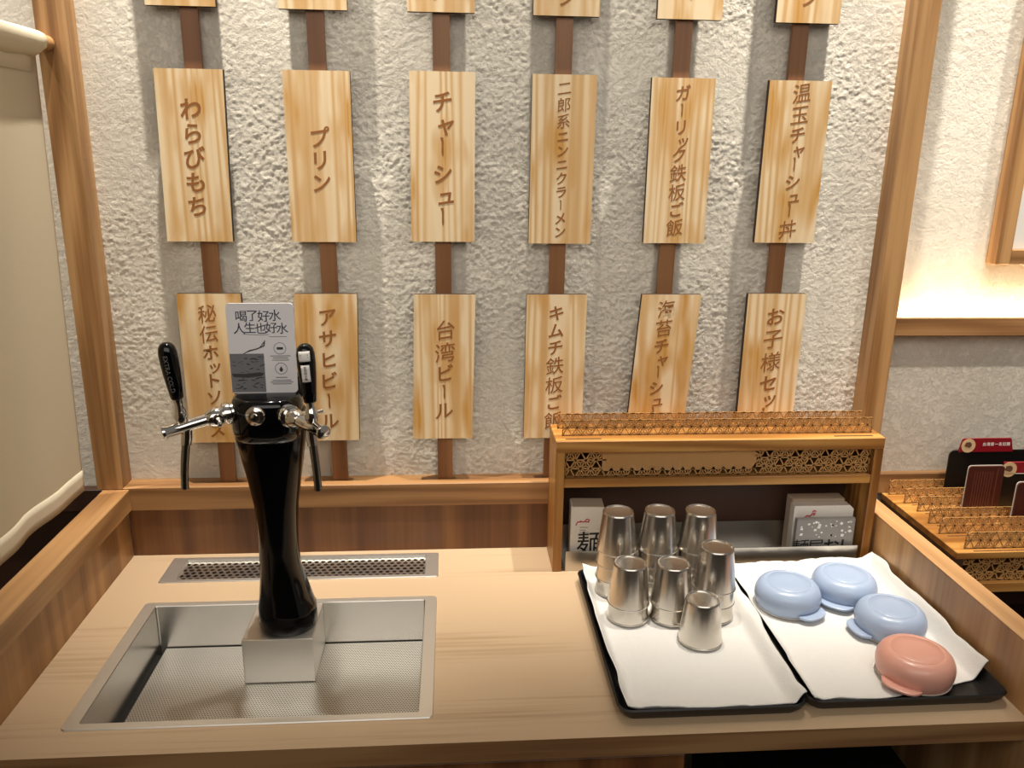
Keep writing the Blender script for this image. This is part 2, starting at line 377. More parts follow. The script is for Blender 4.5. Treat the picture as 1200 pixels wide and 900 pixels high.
# ------------------------------------------------------------------ counter
YF, YB, XL, XR = -.607, -.0125, -.697, .824
SX0, SX1, SY0, SY1 = -.607, -.070, -.553, -.2045     # sink outer rim
VX0, VX1, VY0, VY1 = -.611, -.069, -.130, -.030      # grille outer rim
def holed_slab(xc, yc, hole, z0, z1):
    bm = bmesh.new(); T = {}; B = {}
    g = lambda d, i, j, z: d.setdefault((i, j), bm.verts.new((xc[i], yc[j], z))) if (i, j) not in d else d[(i, j)]
    nx, ny = len(xc)-1, len(yc)-1; solid = lambda i, j: 0 <= i < nx and 0 <= j < ny and (i, j) not in hole
    for i in range(nx):
        for j in range(ny):
            if not solid(i, j): continue
            c = [(i, j), (i+1, j), (i+1, j+1), (i, j+1)]
            bm.faces.new([g(T, *k, z1) for k in c]); bm.faces.new([g(B, *k, z0) for k in c][::-1])
            for a, b, di, dj in ((0, 1, 0, -1), (1, 2, 1, 0), (2, 3, 0, 1), (3, 0, -1, 0)):
                if not solid(i+di, j+dj):
                    f = bm.faces.new([g(B, *c[a], z0), g(B, *c[b], z0), g(T, *c[b], z1), g(T, *c[a], z1)])
                    if dj == -1 and j == 0: f.material_index = 1
    m = MB(); m.bm.free(); m.bm = bm; return m
e = .006
xc = sorted({XL, SX0+e, SX1-e, XR}); yc = [YF, SY0+e, SY1-e, VY0+e, VY1-e, YB]
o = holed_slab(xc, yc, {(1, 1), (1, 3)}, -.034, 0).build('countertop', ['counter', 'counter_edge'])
tag(o, 'long light oak worktop carrying the sink, dispenser and trays', 'countertop')
t = thing('low_partition', 'oak partition with a capping rail left of the sink, below the curtain', 'partition', (-.72, -.35, -.85))
MB().box(-.018, .0225, -.33, .336, 0, .949).build('panel', 'walnut_y', t)
MB().box(-.022, .030, -.33, .336, .952, .998, .0015).build('cap_rail', 'oak_y', t)
MB().box(-.017, .0245, -.33, .336, .948, .953).build('bead', 'counter', t)
t = thing('low_partition', 'low oak partition right of the bowl tray, dividing off the menu box', 'partition', (.845, -.35, -.85))
MB().box(-.0205, .019, -.30, .336, 0, .959, .001).build('panel', 'oak_side', t)
MB().box(-.0205, .019, -.30, .336, .9592, .9605).build('top_edge', 'oak_top', t)
t = thing('base_cabinet', 'brown wooden base cabinet under the worktop at the left', 'cabinet', (-.2, -.3, -.85))
MB().box(-.49, .505, -.29, -.272, .05, .80, .001).build('door', 'walnut_v', t)
MB().box(-.49, .505, -.268, .25, .0, .70).build('carcass', 'dark_wood', t)
t = thing('waste_bin', 'charcoal bin in the dark opening under the right of the worktop', 'bin', (.56, -.40, -.85))
MB().loft([[(sx*a, sy*b, z) for sx, sy in ((-1, -1), (1, -1), (1, 1), (-1, 1))] for a, b, z in ((.11, .10, 0), (.14, .13, .66))]).build('bin_body', 'bin', t)
MB().box(-.145, .145, -.135, .135, .66, .70, .012, seg=2).build('lid', 'black', t)

# ------------------------------------------------------------------ sink
t = thing('drip_sink', 'stainless sunken drip sink set in the worktop under the black dispenser', 'sink', (-.3385, -.379, 0))
cx, cy = -.3385, -.379
ix0, ix1, iy0, iy1 = -.584-cx, -.0925-cx, -.539-cy, -.2185-cy
ox0, ox1, oy0, oy1 = SX0-cx, SX1-cx, SY0-cy, SY1-cy
def rrect(x0, x1, y0, y1, r, n=5):
    pts = []
    for (qx, qy, a0) in ((x1-r, y1-r, 0), (x0+r, y1-r, 90), (x0+r, y0+r, 180), (x1-r, y0+r, 270)):
        for k in range(n+1):
            a = math.radians(a0+90*k/n); pts.append((qx+r*math.cos(a), qy+r*math.sin(a)))
    return pts
def rim_rings(m, levels):
    rings = [[(x, y, z) for x, y in rrect(*b, r)] for b, r, z in levels]
    rings.append(rings[0]); return m.loft(rings, True, False, False)
rim_rings(MB(), [((ox0, ox1, oy0, oy1), .008, .0005), ((ox0+.001, ox1-.001, oy0+.001, oy1-.001), .008, .0022), ((ix0-.001, ix1+.001, iy0-.001, iy1+.001), .004, .0022), ((ix0, ix1, iy0, iy1), .003, .0005)]).build('rim', 'steel', t, 30)
d = .084
m = MB()
rings = [[(x, y, z) for x, y in rrect(ix0+a, ix1-a, iy0+a, iy1-a, .003)] for a, z in ((0, .0006), (.0005, -d), (.0005, -.1))]
m.loft(rings, True, False, True)
rings = [[(x, y, z) for x, y in rrect(ix0-.0015, ix1+.0015, iy0-.0015, iy1+.0015, .003)] for z in (.0004, -.102)]
m.loft(rings, True, False, True); m.build('basin', 'steel_dark', t, 30, rec=True)
MB().box(ix0+.001, ix1-.001, iy0+.001, iy1-.001, -.0995, -.0985).build('sump_shade', 'void', t)  # dark sheet, painted as the shade seen through the holes
MB().box(ix0+.012, ix1-.005, iy0+.004, iy1-.004, -d-.001, -d).build('perforated_plate', 'perf', t)
MB().box(-.402-cx, -.281-cx, -.337-cy, iy1-.0006, -d+.0002, .0012, .002, seg=2).build('pedestal', 'steel', t)

t = thing('drain_grille', 'long narrow stainless drain grille with round holes behind the sink', 'grille', (-.34, -.08, 0))
a0, a1, b0, b1 = VX0+.34, VX1+.34, VY0+.08, VY1+.08
j0, j1, k0, k1 = a0+.033, a1-.028, b0+.012, b1-.012
rim_rings(MB(), [((a0, a1, b0, b1), .004, .0004), ((a0+.001, a1-.001, b0+.001, b1-.001), .004, .002), ((j0-.002, j1+.002, k0-.002, k1+.002), .002, .002), ((j0, j1, k0, k1), .002, -.004)]).build('frame', 'steel', t, 30)
MB().box(j0, j1, k0, k1, -.0045, -.0035).build('perforated_strip', 'perf_big', t)
MB().box(j0-.002, j1+.002, k0-.002, k1+.002, -.03, -.025).build('channel_shade', 'void', t)  # dark sheet whose colour stands for the shade below the grille

# ------------------------------------------------------------------ dispenser tower
TX, TY = -.335, -.280
t = thing('drink_dispenser', 'black glossy double tap drink dispenser tower standing over the sink', 'dispenser', (TX, TY, .0014))
def sup(cx_, cy_, rx, ry, z, n=2.0, k=48):
    pts = []
    for i in range(k):
        a = 2*PI*i/k; c, s = math.cos(a), math.sin(a)
        pts.append((cx_+rx*math.copysign(abs(c)**(2/n), c), cy_+ry*math.copysign(abs(s)**(2/n), s), z))
    return pts
secs = [(0, .003, .0485, .0490), (.006, .003, .0500, .0500), (.034, .003, .0495, .0495), (.037, .002, .0485, .0485), (.060, .0005, .0440, .044), (.085, -.002, .0390, .039),
        (.115, -.0045, .0345, .035), (.145, -.005, .0332, .034), (.185, -.0045, .0340, .034), (.23, -.004, .0368, .035), (.28, -.004, .0448, .038),
        (.33, -.005, .0540, .041), (.365, -.0055, .0605, .043), (.385, -.006, .0615, .043), (.398, -.006, .0600, .042)]
MB().loft([sup(c, 0, rx, ry, z, 2.2) for z, c, rx, ry in secs]).build('column', 'black_gloss', t, 50)
hs = [(.349, .045, .036), (.352, .051, .042), (.360, .055, .0500), (.372, .0565, .0530), (.400, .0565, .0535), (.416, .0555, .0525), (.424, .052, .049), (.427, .046, .043)]
MB().loft([sup(-.006, -.006, rx, ry, z, 2.4) for z, rx, ry in hs]).build('head', 'black_gloss', t, 50)
fa = math.radians(262)
m = MB(); prof = [(.0160, 0), (.0163, .003), (.0150, .006), (.0135, .0068), (.0095, .0082), (.0088, .0070), (.0055, .0070), (.0050, .0095), (.0001, .0100)]
m.lathe(prof, 32)
rot = Matrix.Rotation(fa, 4, 'Z') @ Matrix.Rotation(PI/2, 4, 'Y')
bmesh.ops.transform(m.bm, matrix=Matrix.Translation((-.006+.0520*math.cos(fa), -.006+.0520*math.sin(fa), .405)) @ rot, verts=m.bm.verts[:])
m.build('badge', 'chrome', t, 35)
MB().prism([(-.064, .040, .415), (.052, .040, .415), (.050, .042, .446), (-.058, .046, .470), (-.064, .044, .456)], (0, -.022, 0)).build('card_holder', 'black', t, 30)

def make_tap(ang, zend, deco):
    dz = zend-.404
    tp = MB()
    def P(r, z=0, s=0): return (r, s, z+dz*(r-.05)/.10)
    # collar, ball body and horizontal barrel
    tp.tube([P(.048), P(.058), P(.060), P(.064), P(.069), P(.071)], [.0150, .0155, .0180, .0185, .0180, .014], 28)
    tp.tube([P(.068), P(.074), P(.081), P(.088), P(.094), P(.097)], [.012, .0150, .0162, .0150, .0125, .0105], 28)
    tp.tube([P(.094), P(.120), P(.156), P(.158), P(.1595), P(.163), P(.164)], [.0098, .0098, .0098, .0112, .0115, .0115, .0100], 24)
    tp.tube([P(.126, .004), P(.128, -.018), P(.130, -.030)], [.0082, .0088, .0084], 20)       # nozzle socket
    b = tp.build('tap', 'chrome', t, 40, loc=(-.006, -.006, .404)); b.rotation_euler[2] = ang
    MB().tube([P(.130, -.026), P(.1325, -.044), P(.135, -.060), P(.137, -.078), P(.1385, -.102)], [.0066, .0066, .0064, .0062, .0062], 18).build('spout', 'spout', b, 40)
    MB().tube([P(.081, 0, .010), P(.081, 0, .020), P(.0815, 0, .0205), P(.082, .0, .030)], [.0085, .0085, .005, .0045], 16).tube([P(.082, 0, .026), P(.083, .001, .040), P(.084, .002, .049), P(.084, .002, .0505)], [.0036, .0042, .0040, .002], 14).build('lever', 'chrome', b, 40)
    ax = Vector((.10, 0, 1)).normalized() if deco == 'letters' else Vector((-.13, .03, 1)).normalized()
    p0 = Vector(P(.132, .006))
    q = lambda s_: p0+ax*s_
    MB().tube([q(0), q(.004), q(.012), q(.020), q(.028), q(.042 if deco == 'letters' else .034)], [.0075, .0092, .0108, .0090, .0062, .0076], 24).build('stem', 'chrome', b, 40)
    hp = [(a+(.016 if deco == 'letters' else .008), r) for a, r in [(.025, .0085), (.027, .0098), (.045, .0115), (.065, .0132), (.085, .0142), (.100, .0140), (.108, .0122), (.113, .0090), (.1155, .0045), (.116, .001)]]
    MB().tube([q(a) for a, _ in hp], [r for _, r in hp], 28).build('handle', 'black_gloss', b, 50)
    # writing on the handle faces the customer
    fdir = (Matrix.Rotation(-ang, 3, 'Z') @ Vector((0.0, -1, .10))).normalized(); fdir = (fdir-ax*fdir.dot(ax)).normalized()
    xd = ax.cross(fdir); xd = -xd if (Matrix.Rotation(ang, 3, 'Z') @ xd).x < 0 else xd
    def lay(me, s_, off):
        for v in me.vertices:
            x, y, z = v.co; rr = .0143+off
            zz = z*1.0; r_here = np.interp(s_+zz, [a for a, _ in hp], [r for _, r in hp])+off
            an = x/r_here
            v.co = q(s_+zz)+fdir*((r_here-y*1.0)*math.cos(an))+xd*((r_here-y*1.0)*math.sin(an))
        me.update(); return me
    if deco == 'letters':
        me = bpy.data.meshes.new('lettering'); src = text_mesh([('EXTRA COLD', 0, 0, .0098)], 0)
        vs = [(v.co.z, v.co.y, -v.co.x) for v in src.vertices]; me.from_pydata(vs, [], [tuple(p.vertices) for p in src.polygons]); me.update()
        link('lettering', lay(me, .084, .0002), 'letter_grey', b)
    else:
        def patchm(wd, hh, n=8):
            V = []; Fq = []
            for i in range(n+1):
                for j in range(5): V.append((-wd/2+wd*i/n, 0, -hh/2+hh*j/4))
            for i in range(n):
                for j in range(4): a = i*5+j; Fq.append((a, a+5, a+6, a+1))
            m_ = bpy.data.meshes.new('sticker'); m_.from_pydata(V, [], Fq); m_.update(); return m_
        for (s_, wd, hh) in ((.105, .0185, .0155), (.079, .0135, .026)):
            o_ = link('sticker', lay(patchm(wd, hh), s_, .0004), 'print_white', b, True)
            o_.modifiers.new('thickness', 'SOLIDIFY').thickness = .0003
        me = text_mesh([(c, 0, .009-i*.0044, .0046) for i, c in enumerate('飲用開水機')], 0, .01)
        link('sticker_print', lay(me, .079, .0007), 'print_black', b)
        me = text_mesh([('▬', 0, .003, .006, 2), ('▬', 0, -.001, .005, 2.4)], 0)
        link('sticker_print', lay(me, .105, .0007), 'print_grey', b)
    return b
make_tap(math.radians(205), .386, 'letters')
make_tap(math.radians(312), .400, 'stickers')

# sign card on the tower
t = thing('sign_card', 'white printed card standing on top of the black dispenser', 'card', (-.3435, -.285, .4285), rz=.02)
m = MB(); pts = rrect(-.0525, .0525, .0, .148, .006); m.prism([(x, 0, z) for x, z in pts], (0, .003, 0)); m.build('board', 'card', t)
F0 = -.0002
def lay_flat(me, y=F0):
    for v in me.vertices: v.co.y += y
    me.update(); return me
def cardtext(s, cx_, cz, size, adv=None, bold=.005):
    adv = adv or size*.98; n = len(s)
    return [(c, cx_+(i-(n-1)/2)*adv, cz+(i % 2)*size*.06, size) for i, c in enumerate(s)]
link('headline', lay_flat(text_mesh(cardtext('喝了好水', -.003, .1275, .0200, .0175)+cardtext('人生也好水', .000, .1075, .0195, .0168), 0, .012)), 'print_navy', t)
m = MB()
m.tube([(-.028, F0, .0985), (-.018, F0, .0975), (0, F0, .0965), (.012, F0, .0975)], .0004, 6)
for k, (zz, ww) in enumerate(((.062, .032), (.0585, .024), (.055, .027), (.026, .018), (.021, .03), (.018, .036), (.015, .030))):
    m.box(.028-ww/2, .028+ww/2, F0-.0002, F0+.0001, zz-.0006, zz+.0006)
m.box(.012, .040, F0-.0002, F0+.0001, .0935, .0943)
for zc, rr in ((.0745, .0098), (.0410, .0098)):
    rings = []
    n = 28
    for r, y in ((rr, F0+.0001), (rr, F0-.0003), (rr-.0008, F0-.0003), (rr-.0008, F0+.0001)):
        rings.append([(.028+r*math.cos(2*PI*i/n), y, zc+r*math.sin(2*PI*i/n)) for i in range(n)])
    rings.append(rings[0]); m.loft(rings, True, False, False)
m.build('small_print', 'print_grey', t)
m = MB(); m.prism([(.028+.0028*math.cos(a)*(1 if math.sin(a) < .3 else .5), F0, .040+.0045*math.sin(a)) for a in [2*PI*i/12 for i in range(12)]], (0, -.0003, 0))
m.build('icon', 'print_dark', t)
MB().box(.023, .033, F0-.0003, F0, .0725, .0765).build('icon', 'print_dark', t)
# drawing: a glass of water with dark waves
m = MB(); m.box(-.052, .002, F0-.0002, F0+.0001, .0015, .066); m.build('drawing', 'print_grey', t)
m = MB(); random.seed(3)
for k in range(46):
    x = random.uniform(-.049, -.002); z = random.uniform(.004, .062); a = random.uniform(-.5, .5); l = random.uniform(.003, .011)
    m.tube([(x, F0-.0003, z), (x+l*.5, F0-.0003, z+math.sin(a)*l*.5+random.uniform(-.001, .001)), (x+l, F0-.0003, z+math.sin(a)*l)], [.0002, random.uniform(.0004, .0012), .0002], 5)
m.prism([(-.051, F0-.0001, .033), (-.030, F0-.0001, .0325), (-.006, F0-.0001, .035), (.001, F0-.0001, .033), (-.004, F0-.0001, .0285), (-.026, F0-.0001, .026), (-.048, F0-.0001, .0275)], (0, -.0004, 0))
m.tube([(-.030, F0-.0001, .066), (-.020, F0-.0001, .071), (-.008, F0-.0001, .074), (.003, F0-.0001, .079), (.005, F0-.0001, .088), (.002, F0-.0001, .083), (-.004, F0-.0001, .076)], [.0005, .0012, .0009, .0012, .0008, .0008, .0003], 6)
m.build('drawing_ink', 'print_dark', t)

# ------------------------------------------------------------------ hanging menu plaques and battens
colx = [(-.499, -.499, -.501), (-.279, -.276, -.272), (-.0545, -.0545, -.0545), (.171, .1695, .168), (.3935, .3885, .384), (.615, .6135, .612)]
rdz = ['わらびもち', 'プリン', 'チャーシュー', '二郎系ニンニクラーメン', 'ガーリック鉄板ご飯', '温玉チャーシュー丼']
rd3 = ['秘伝ホットソース', 'アサヒビール', '台湾ビール', 'キムチ鉄板ご飯', '海苔チャーシュー丼', 'お子様セット']
BW = .0
for i, (a, b, c) in enumerate(colx):
    m = MB(); wd = .0155
    m.loft([[(x-wd, .0125, z), (x+wd, .0125, z), (x+wd, .0225, z), (x-wd, .0225, z)] for x, z in ((c, .1513), (b, .6), (a, 1.0), (a, 1.45))])
    o = m.build('batten', 'batten')
    for v in o.data.vertices: v.co -= Vector((c, .0175, .1513))
    o.location = (c, .0175, .1513)
    tag(o, 'reddish brown upright wooden batten behind the plaque reading %s' % rdz[i], 'batten', 'battens holding the menu plaques')
SMALL = 'ャュョッァィゥェォ'
def plaque(xt, xb, zt, zb, chars, pz0, pz1, label, group, size=.036, ximg=0, wdt=.1205):
    hgt = zt-zb; cxx = (xt+xb)/2
    m = MB(); m.box(-wdt/2, wdt/2, -.0062, .0062, -hgt/2, hgt/2, 0)
    for f in m.bm.faces: f.material_index = 0 if f.normal.y < -.5 else 1
    m.bm.normal_update()
    for f in m.bm.faces: f.material_index = 0 if f.normal.y < -.5 else 1
    for v in m.bm.verts: v.co.x += (xt-xb)/hgt*v.co.z
    o = m.build('menu_plaque', ['pine', 'burnt'], loc=(cxx, .0062, (zt+zb)/2))
    tag(o, label, 'menu plaque', group)
    if chars:
        wts = [(.62 if ch in SMALL else (.95 if ch == 'ー' else (1.15 if ord(ch) > 0x4e00 else 1.0))) for ch in chars]
        tot = sum(wts); z = pz0-(zt+zb)/2; per = (pz0-pz1)/tot; items = []
        for ch, wt in zip(chars, wts):
            cz = z-per*wt/2; z -= per*wt
            s = min(size*(1.08 if ord(ch) > 0x4e00 else 1), per*wt*.94/(.7 if ch in SMALL else 1))
            items.append((ch, (.006 if ch in SMALL else 0)+(xt-xb)/hgt*cz+ximg, cz, s))
        me = text_mesh(items, .16, .02)
        for v in me.vertices: v.co.y -= .0063
        link('lettering', me, 'ink', o)
    return o
def zpx(y, top, bot, zt, zb): return zt+(y-top)/(bot-top)*(zb-zt)
r2 = [(-.505, -.5105, .9485, .643, 81, 283, 111, 254, .0405), (-.2803, -.2796, .9500, .6435, 82, 283.5, 145, 224, .0405), (-.053, -.0545, .9527, .6453, 83.5, 283.3, 101, 268, .039),
      (.1723, .171, .9517, .643, 87, 285.5, 93, 279, .033), (.396, .3964, .9500, .645, 91, 285, 98, 277, .034), (.6204, .619, .9495, .647, 94.5, 284.6, 96, 280, .037)]
names2 = ['first from the left in the middle row', 'second from left in the middle row', 'third from left in the middle row', 'fourth from left in the middle row', 'fifth from left in the middle row', 'sixth and last in the middle row']
for i, (xt, xb, zt, zb, pt, pb, y0, y1, sz) in enumerate(r2):
    plaque(xt, xb, zt, zb, rdz[i], zpx(y0, pt, pb, zt, zb), zpx(y1, pt, pb, zt, zb), 'pine plaque reading %s, %s' % (rdz[i], names2[i]), 'menu plaques on the plaster wall', sz, .004 if i == 5 else 0)
r3 = [(-.504, -.5035, .5437, .2415, 344.5, 518.5, 355, 513, .034), (-.2825, -.289, .5437, .243, 344.5, 516.5, 358, 505, .037), (-.052, -.059, .543, .2445, 345, 514, 372, 491, .039),
      (.1692, .168, .543, .243, 345, 513.5, 356, 503, .035), (.4003, .3815, .5433, .243, 345, 513, 350, 515, .034), (.6167, .616, .545, .243, 344, 513, 358, 499, .039)]
names3 = ['lower row, behind the left tap handle', 'lower row, behind the right tap handle', 'lower row, third from left', 'beside the bamboo box', 'lower row, behind the bamboo box', 'last in the lower row']
for i, (xt, xb, zt, zb, pt, pb, y0, y1, sz) in enumerate(r3):
    plaque(xt, xb, zt, zb, rd3[i], zpx(y0, pt, pb, zt, zb), zpx(y1, pt, pb, zt, zb), ('pine plaque reading %s, %s' % (rd3[i], names3[i])).replace('アサヒビール', 'a six-character beer name'), 'menu plaques on the plaster wall', sz, (-.006, .002, .002, .0, -.008, .0)[i])
r1 = [(-.5085, 1.0515, ''), (-.2805, 1.051, ''), (-.054, 1.052, 'た'), (.172, 1.051, 'ン'), (.399, 1.0505, 'ー'), (.621, 1.0495, 'ン')]
n1 = ['first from left', 'second from left', 'third from left', 'fourth from left', 'fifth from left', 'last on the right']
for i, (x, zb, ch) in enumerate(r1):
    o1 = (.018, .018, .018, .014, .028, .026)[i]; plaque(x, x, zb+.304, zb, ch, zb+o1+.035, zb+o1, 'pine plaque cut off by the top edge, %s' % n1[i], 'menu plaques on the plaster wall', .032)

# ------------------------------------------------------------------ curtain on its rod
t = tag(MB().tube([(0, 0, 0), (0, -1.1, 0)], .0125, 20).build('curtain_rod', 'oak_y', None, 40, loc=(-.7355, -.0145, .984)), 'round wooden curtain rod fixed to the left post', 'rod')
ny, nzc = 150, 60
P = np.zeros((ny, nzc, 3))
for i in range(ny):
    k = i/(ny-1)
    for j in range(nzc):
        sv = j/(nzc-1)
        z = .988-sv*.826; y = -.024-.024*sv-1.05*k
        fold = (.0045*math.sin(k*21+.8)+.003*math.sin(k*47+sv*3))*(.1+.9*sv)*(.25+min(k*4, 1)*.75)
        P[i, j] = (-.7525-.010*sv+fold-.004*min(k*5, 1)*sv, y, z)
me = grid_mesh(P); cur = link('curtain', me, 'curtain', None, True); cur.modifiers.new('thickness', 'SOLIDIFY').thickness = .0018
tag(cur, 'cream linen doorway curtain hanging at the left edge', 'curtain')
mm = MB(); prof = [(-.0165, -.05), (-.0162, -.01), (-.0135, .009), (-.006, .0155), (.003, .0158), (.0115, .011), (.0150, .002), (.0120, -.010), (.000, -.019), (-.0125, -.026)]
rings = []
for k in range(60):
    y = -.044-k*.0178; lift = .002*math.sin(k*.9)
    rings.append([(-.7355+px_, y, .984+pz_+(lift if j == len(prof)-1 else 0)) for j, (px_, pz_) in enumerate(prof)])
mm.loft(rings, False, False, False)
sl = mm.build('sleeve', 'hem', cur, True); sl.modifiers.new('thickness', 'SOLIDIFY').thickness = .0015
Ph = P[:, -4:, :].copy(); Ph[..., 0] += .0012
hem = link('hem', grid_mesh(Ph), 'hem', cur, True); hem.modifiers.new('thickness', 'SOLIDIFY').thickness = .002

# ------------------------------------------------------------------ lattice plates
def lattice(mb, x0, x1, z0, z1, y, s=.0185, bw=.0011, th=.0022, round_top=.008, solid=None, frame=True, film=False):
    hgt = s*.866
    def clip(p, q):
        (ax, az), (bx, bz) = p, q; t0, t1 = 0, 1; dx, dz = bx-ax, bz-az
        for pp, qq in ((-dx, ax-x0), (dx, x1-ax), (-dz, az-z0), (dz, z1-az)):
            if abs(pp) < 1e-9:
                if qq < 0: return None
            else:
                r = qq/pp
                if pp < 0: t0 = max(t0, r)
                else: t1 = min(t1, r)
        if t1-t0 < 1e-3: return None
        return (ax+dx*t0, az+dz*t0), (ax+dx*t1, az+dz*t1)
    def bar(p, q, wdt):
        c = clip(p, q)
        if not c: return
        (ax, az), (bx, bz) = c; l = math.hypot(bx-ax, bz-az)
        if l < 1e-4: return
        if solid and z0+solid[2] < (az+bz)/2 and solid[0] < (ax+bx)/2 < solid[1]: return
        nx_, nz_ = -(bz-az)/l*wdt, (bx-ax)/l*wdt
        mb.prism([(ax+nx_, y-th/2, az+nz_), (bx+nx_, y-th/2, bz+nz_), (bx-nx_, y-th/2, bz-nz_), (ax-nx_, y-th/2, az-nz_)], (0, th, 0))
    nr = int((z1-z0)/hgt)+2; ncol = int((x1-x0)/s)+3
    for r in range(nr):
        for c in range(-1, ncol):
            ax, az = x0+c*s+(r % 2)*s/2, z0+r*hgt
            A = (ax, az); B = (ax+s, az); C = (ax+s/2, az+hgt); D = (ax+1.5*s, az+hgt)
            bar(A, B, bw); bar(A, C, bw); bar(B, C, bw)
            g1 = (ax+s/2, az+hgt/3); g2 = (ax+s, az+2*hgt/3)
            if (c+r) % 3 != 0:
                for v in (A, B, C): bar(v, g1, bw*.75)
                for v in (B, C, D): bar(v, g2, bw*.75)
    if frame:
        f = bw*1.6
        mb.box(x0, x1, y-th/2, y+th/2, z0, z0+f); mb.box(x0+round_top, x1-round_top, y-th/2, y+th/2, z1-f, z1)
        for xx, sg in ((x0, 1), (x1, -1)):
            mb.box(min(xx, xx+sg*f), max(xx, xx+sg*f), y-th/2, y+th/2, z0, z1-round_top)
            pts = [(xx+sg*(round_top-round_top*math.cos(a)), z1-round_top+round_top*math.sin(a)) for a in [PI/2*k/4 for k in range(5)]]
            for p, q in zip(pts, pts[1:]): bar(p, q, f/2)
    if film: mb.prism([(x, y-.0004, z) for x, z in rrect(x0, x1, z0-round_top, z1, round_top) if z > z0] + [(x0, y-.0004, z0), (x1, y-.0004, z0)], (0, .0008, 0), 1)
    if solid:
        mb.box(solid[0], solid[1], y-th/2, y+th/2, z0+solid[2], z1)
    return mb

# bamboo box on the worktop
BX0, BX1, BY0, BY1 = .160, .817, -.1205, -.016
ox = .4885; oy = -.068
t = thing('tableware_box', 'amber bamboo tableware box with lattice panels at the back of the worktop', 'box', (ox, oy, 0))
H = .2785
MB().box(BX0-ox, BX0+.018-ox, BY0-oy, BY1-oy, .0005, H-.024, .001).build('side_board', 'bamboo_v', t)
MB().box(BX1-.018-ox, BX1-ox, BY0-oy, BY1-oy, .0005, H-.024, .001).build('side_board', 'bamboo_v', t)
MB().box(BX0-ox, BX1-ox, BY0-.001-oy, BY1-oy, H-.0238, H, .0012).build('top_board', 'bamboo', t)
MB().box(BX0+.0182-ox, BX1-.0182-ox, BY0+.002-oy, BY1-.008-oy, .181, .199, .001).build('shelf_board', 'bamboo', t)
MB().box(BX0+.0182-ox, BX1-.0182-ox, BY1-.0078-oy, BY1-.001-oy, .0005, H-.025).build('back_board', 'bamboo_dark', t)
for (xa, xb, yy) in ((BX0+.02, BX0+.09, -.108), (BX1-.10, BX1-.02, -.108)): MB().box(xa-ox, xb-ox, yy-.0026-oy, yy+.0026-oy, H-.0002, H+.0003).build('slot', 'slot', t)
lattice(MB(), .176-ox, .803-ox, H+.0003, H+.032, -.088-oy, .0190, .0009, film=True).build('lattice_plate', ['acryl', 'film'], t)
lattice(MB(), .172-ox, .800-ox, H+.0003, H+.032, -.045-oy, .0190, film=True).build('lattice_plate', ['acryl', 'film'], t)
lattice(MB(), .180-ox, .797-ox, .1995, .2535, -.108-oy, .0205, .0013, solid=(-.235, .075, .012)).build('lattice_front', 'acryl', t)

t = tag(MB().box(.186-ox, .791-ox, -.1195, -.118, .0, .043).box(.186-ox, .791-ox, -.118, -.030, .0, .0012).box(.186-ox, .791-ox, -.030, -.0288, .0, .06).build('steel_trough', 'trough', None, loc=(ox, 0, .0006)), 'brushed steel trough standing in the bottom of the bamboo box', 'trough')

# napkin packs in the box
t = thing('napkin_pack', 'white napkin pack with red and black print at the left of the steel trough', 'napkin pack', (.2275, -.088, .0019), 'napkin packs in the bamboo box', rz=-.06)
MB().box(-.031, .036, -.022, .022, 0, .134, .003, seg=2).build('paper_stack', 'paper', t)
m = MB(); m.box(-.027, .035, -.0222, .020, .1335, .1348, .0005); m.build('stack_top', 'paper_beige', t)
m = MB()
for pts in ([(-.020, .094), (-.017, .101), (-.005, .102), (.006, .1015)], [(-.002, .104), (.002, .108), (.007, .106), (.004, .102)], [(-.013, .101), (-.010, .104)]):
    m.tube([(x, -.0224, z) for x, z in pts], [.0011]*len(pts), 6)
m.build('red_print', 'print_red', t)
m = MB(); me = text_mesh([('麺', .010, .055, .056)], .05, .02)
for v in me.vertices: v.co.y -= .0222
link('black_print', me, 'print_black', t)
m = MB()
for z, x0_, x1_ in ((.089, -.012, .004), (.083, -.012, .0), (.078, -.012, .006), (.076, .012, .022), (.086, .024, .025)): m.box(x0_, x1_, -.0225, -.0220, z, z+.0012)
m.build('grey_print', 'print_grey', t)
t = thing('napkin_pack', 'stack of white napkins behind the grey packet at the right of the bamboo box', 'napkin pack', (.716, -.072, .0019), 'napkin packs in the bamboo box', rz=.0)
MB().box(-.052, .060, -.001, .030, 0, .126, .002, seg=2).build('paper_stack', 'paper_beige', t)
MB().prism([(x, -.022, z) for x, z in [(-.056, 0), (.070, 0), (.070, .112), (.062, .120), (-.056, .120)]], (0, .020, 0)).build('top_napkin', 'paper', t)
m = MB()
for pts in ([(-.034, .094), (-.028, .099), (-.022, .098)], [(-.022, .097), (-.017, .103), (-.011, .104), (-.014, .099)], [(-.017, .106), (-.014, .110), (-.010, .108)]): m.tube([(x, -.0223, z) for x, z in pts], [.0014]*len(pts), 6)
m.build('red_print', 'print_red', t)
t = thing('wipe_packet', 'grey packet with pale pattern and black lettering, in front of the white napkins', 'packet', (.720, -.103, .0019))
MB().box(-.058, .066, -.006, .006, 0, .098, .003, seg=2).build('wrapper', 'grey_pack', t)
m = MB(); random.seed(5)
for k in range(34):
    x = random.uniform(-.048, .058); z = random.uniform(.056, .092); a = random.uniform(0, PI); r = random.uniform(.0018, .005)
    m.prism([(x+r*math.cos(a+b)*random.uniform(.6, 1.2), -.0062, z+r*math.sin(a+b)*.8) for b in (0, 1.6, 3.0, 4.6)], (0, -.0003, 0))
m.build('pale_pattern', 'print_white', t)
me = text_mesh([(c, -.045+i*.032, .036, .036) for i, c in enumerate('麺屋おし')], .05, .02)
for v in me.vertices: v.co.y -= .0062
link('black_print', me, 'print_black', t)

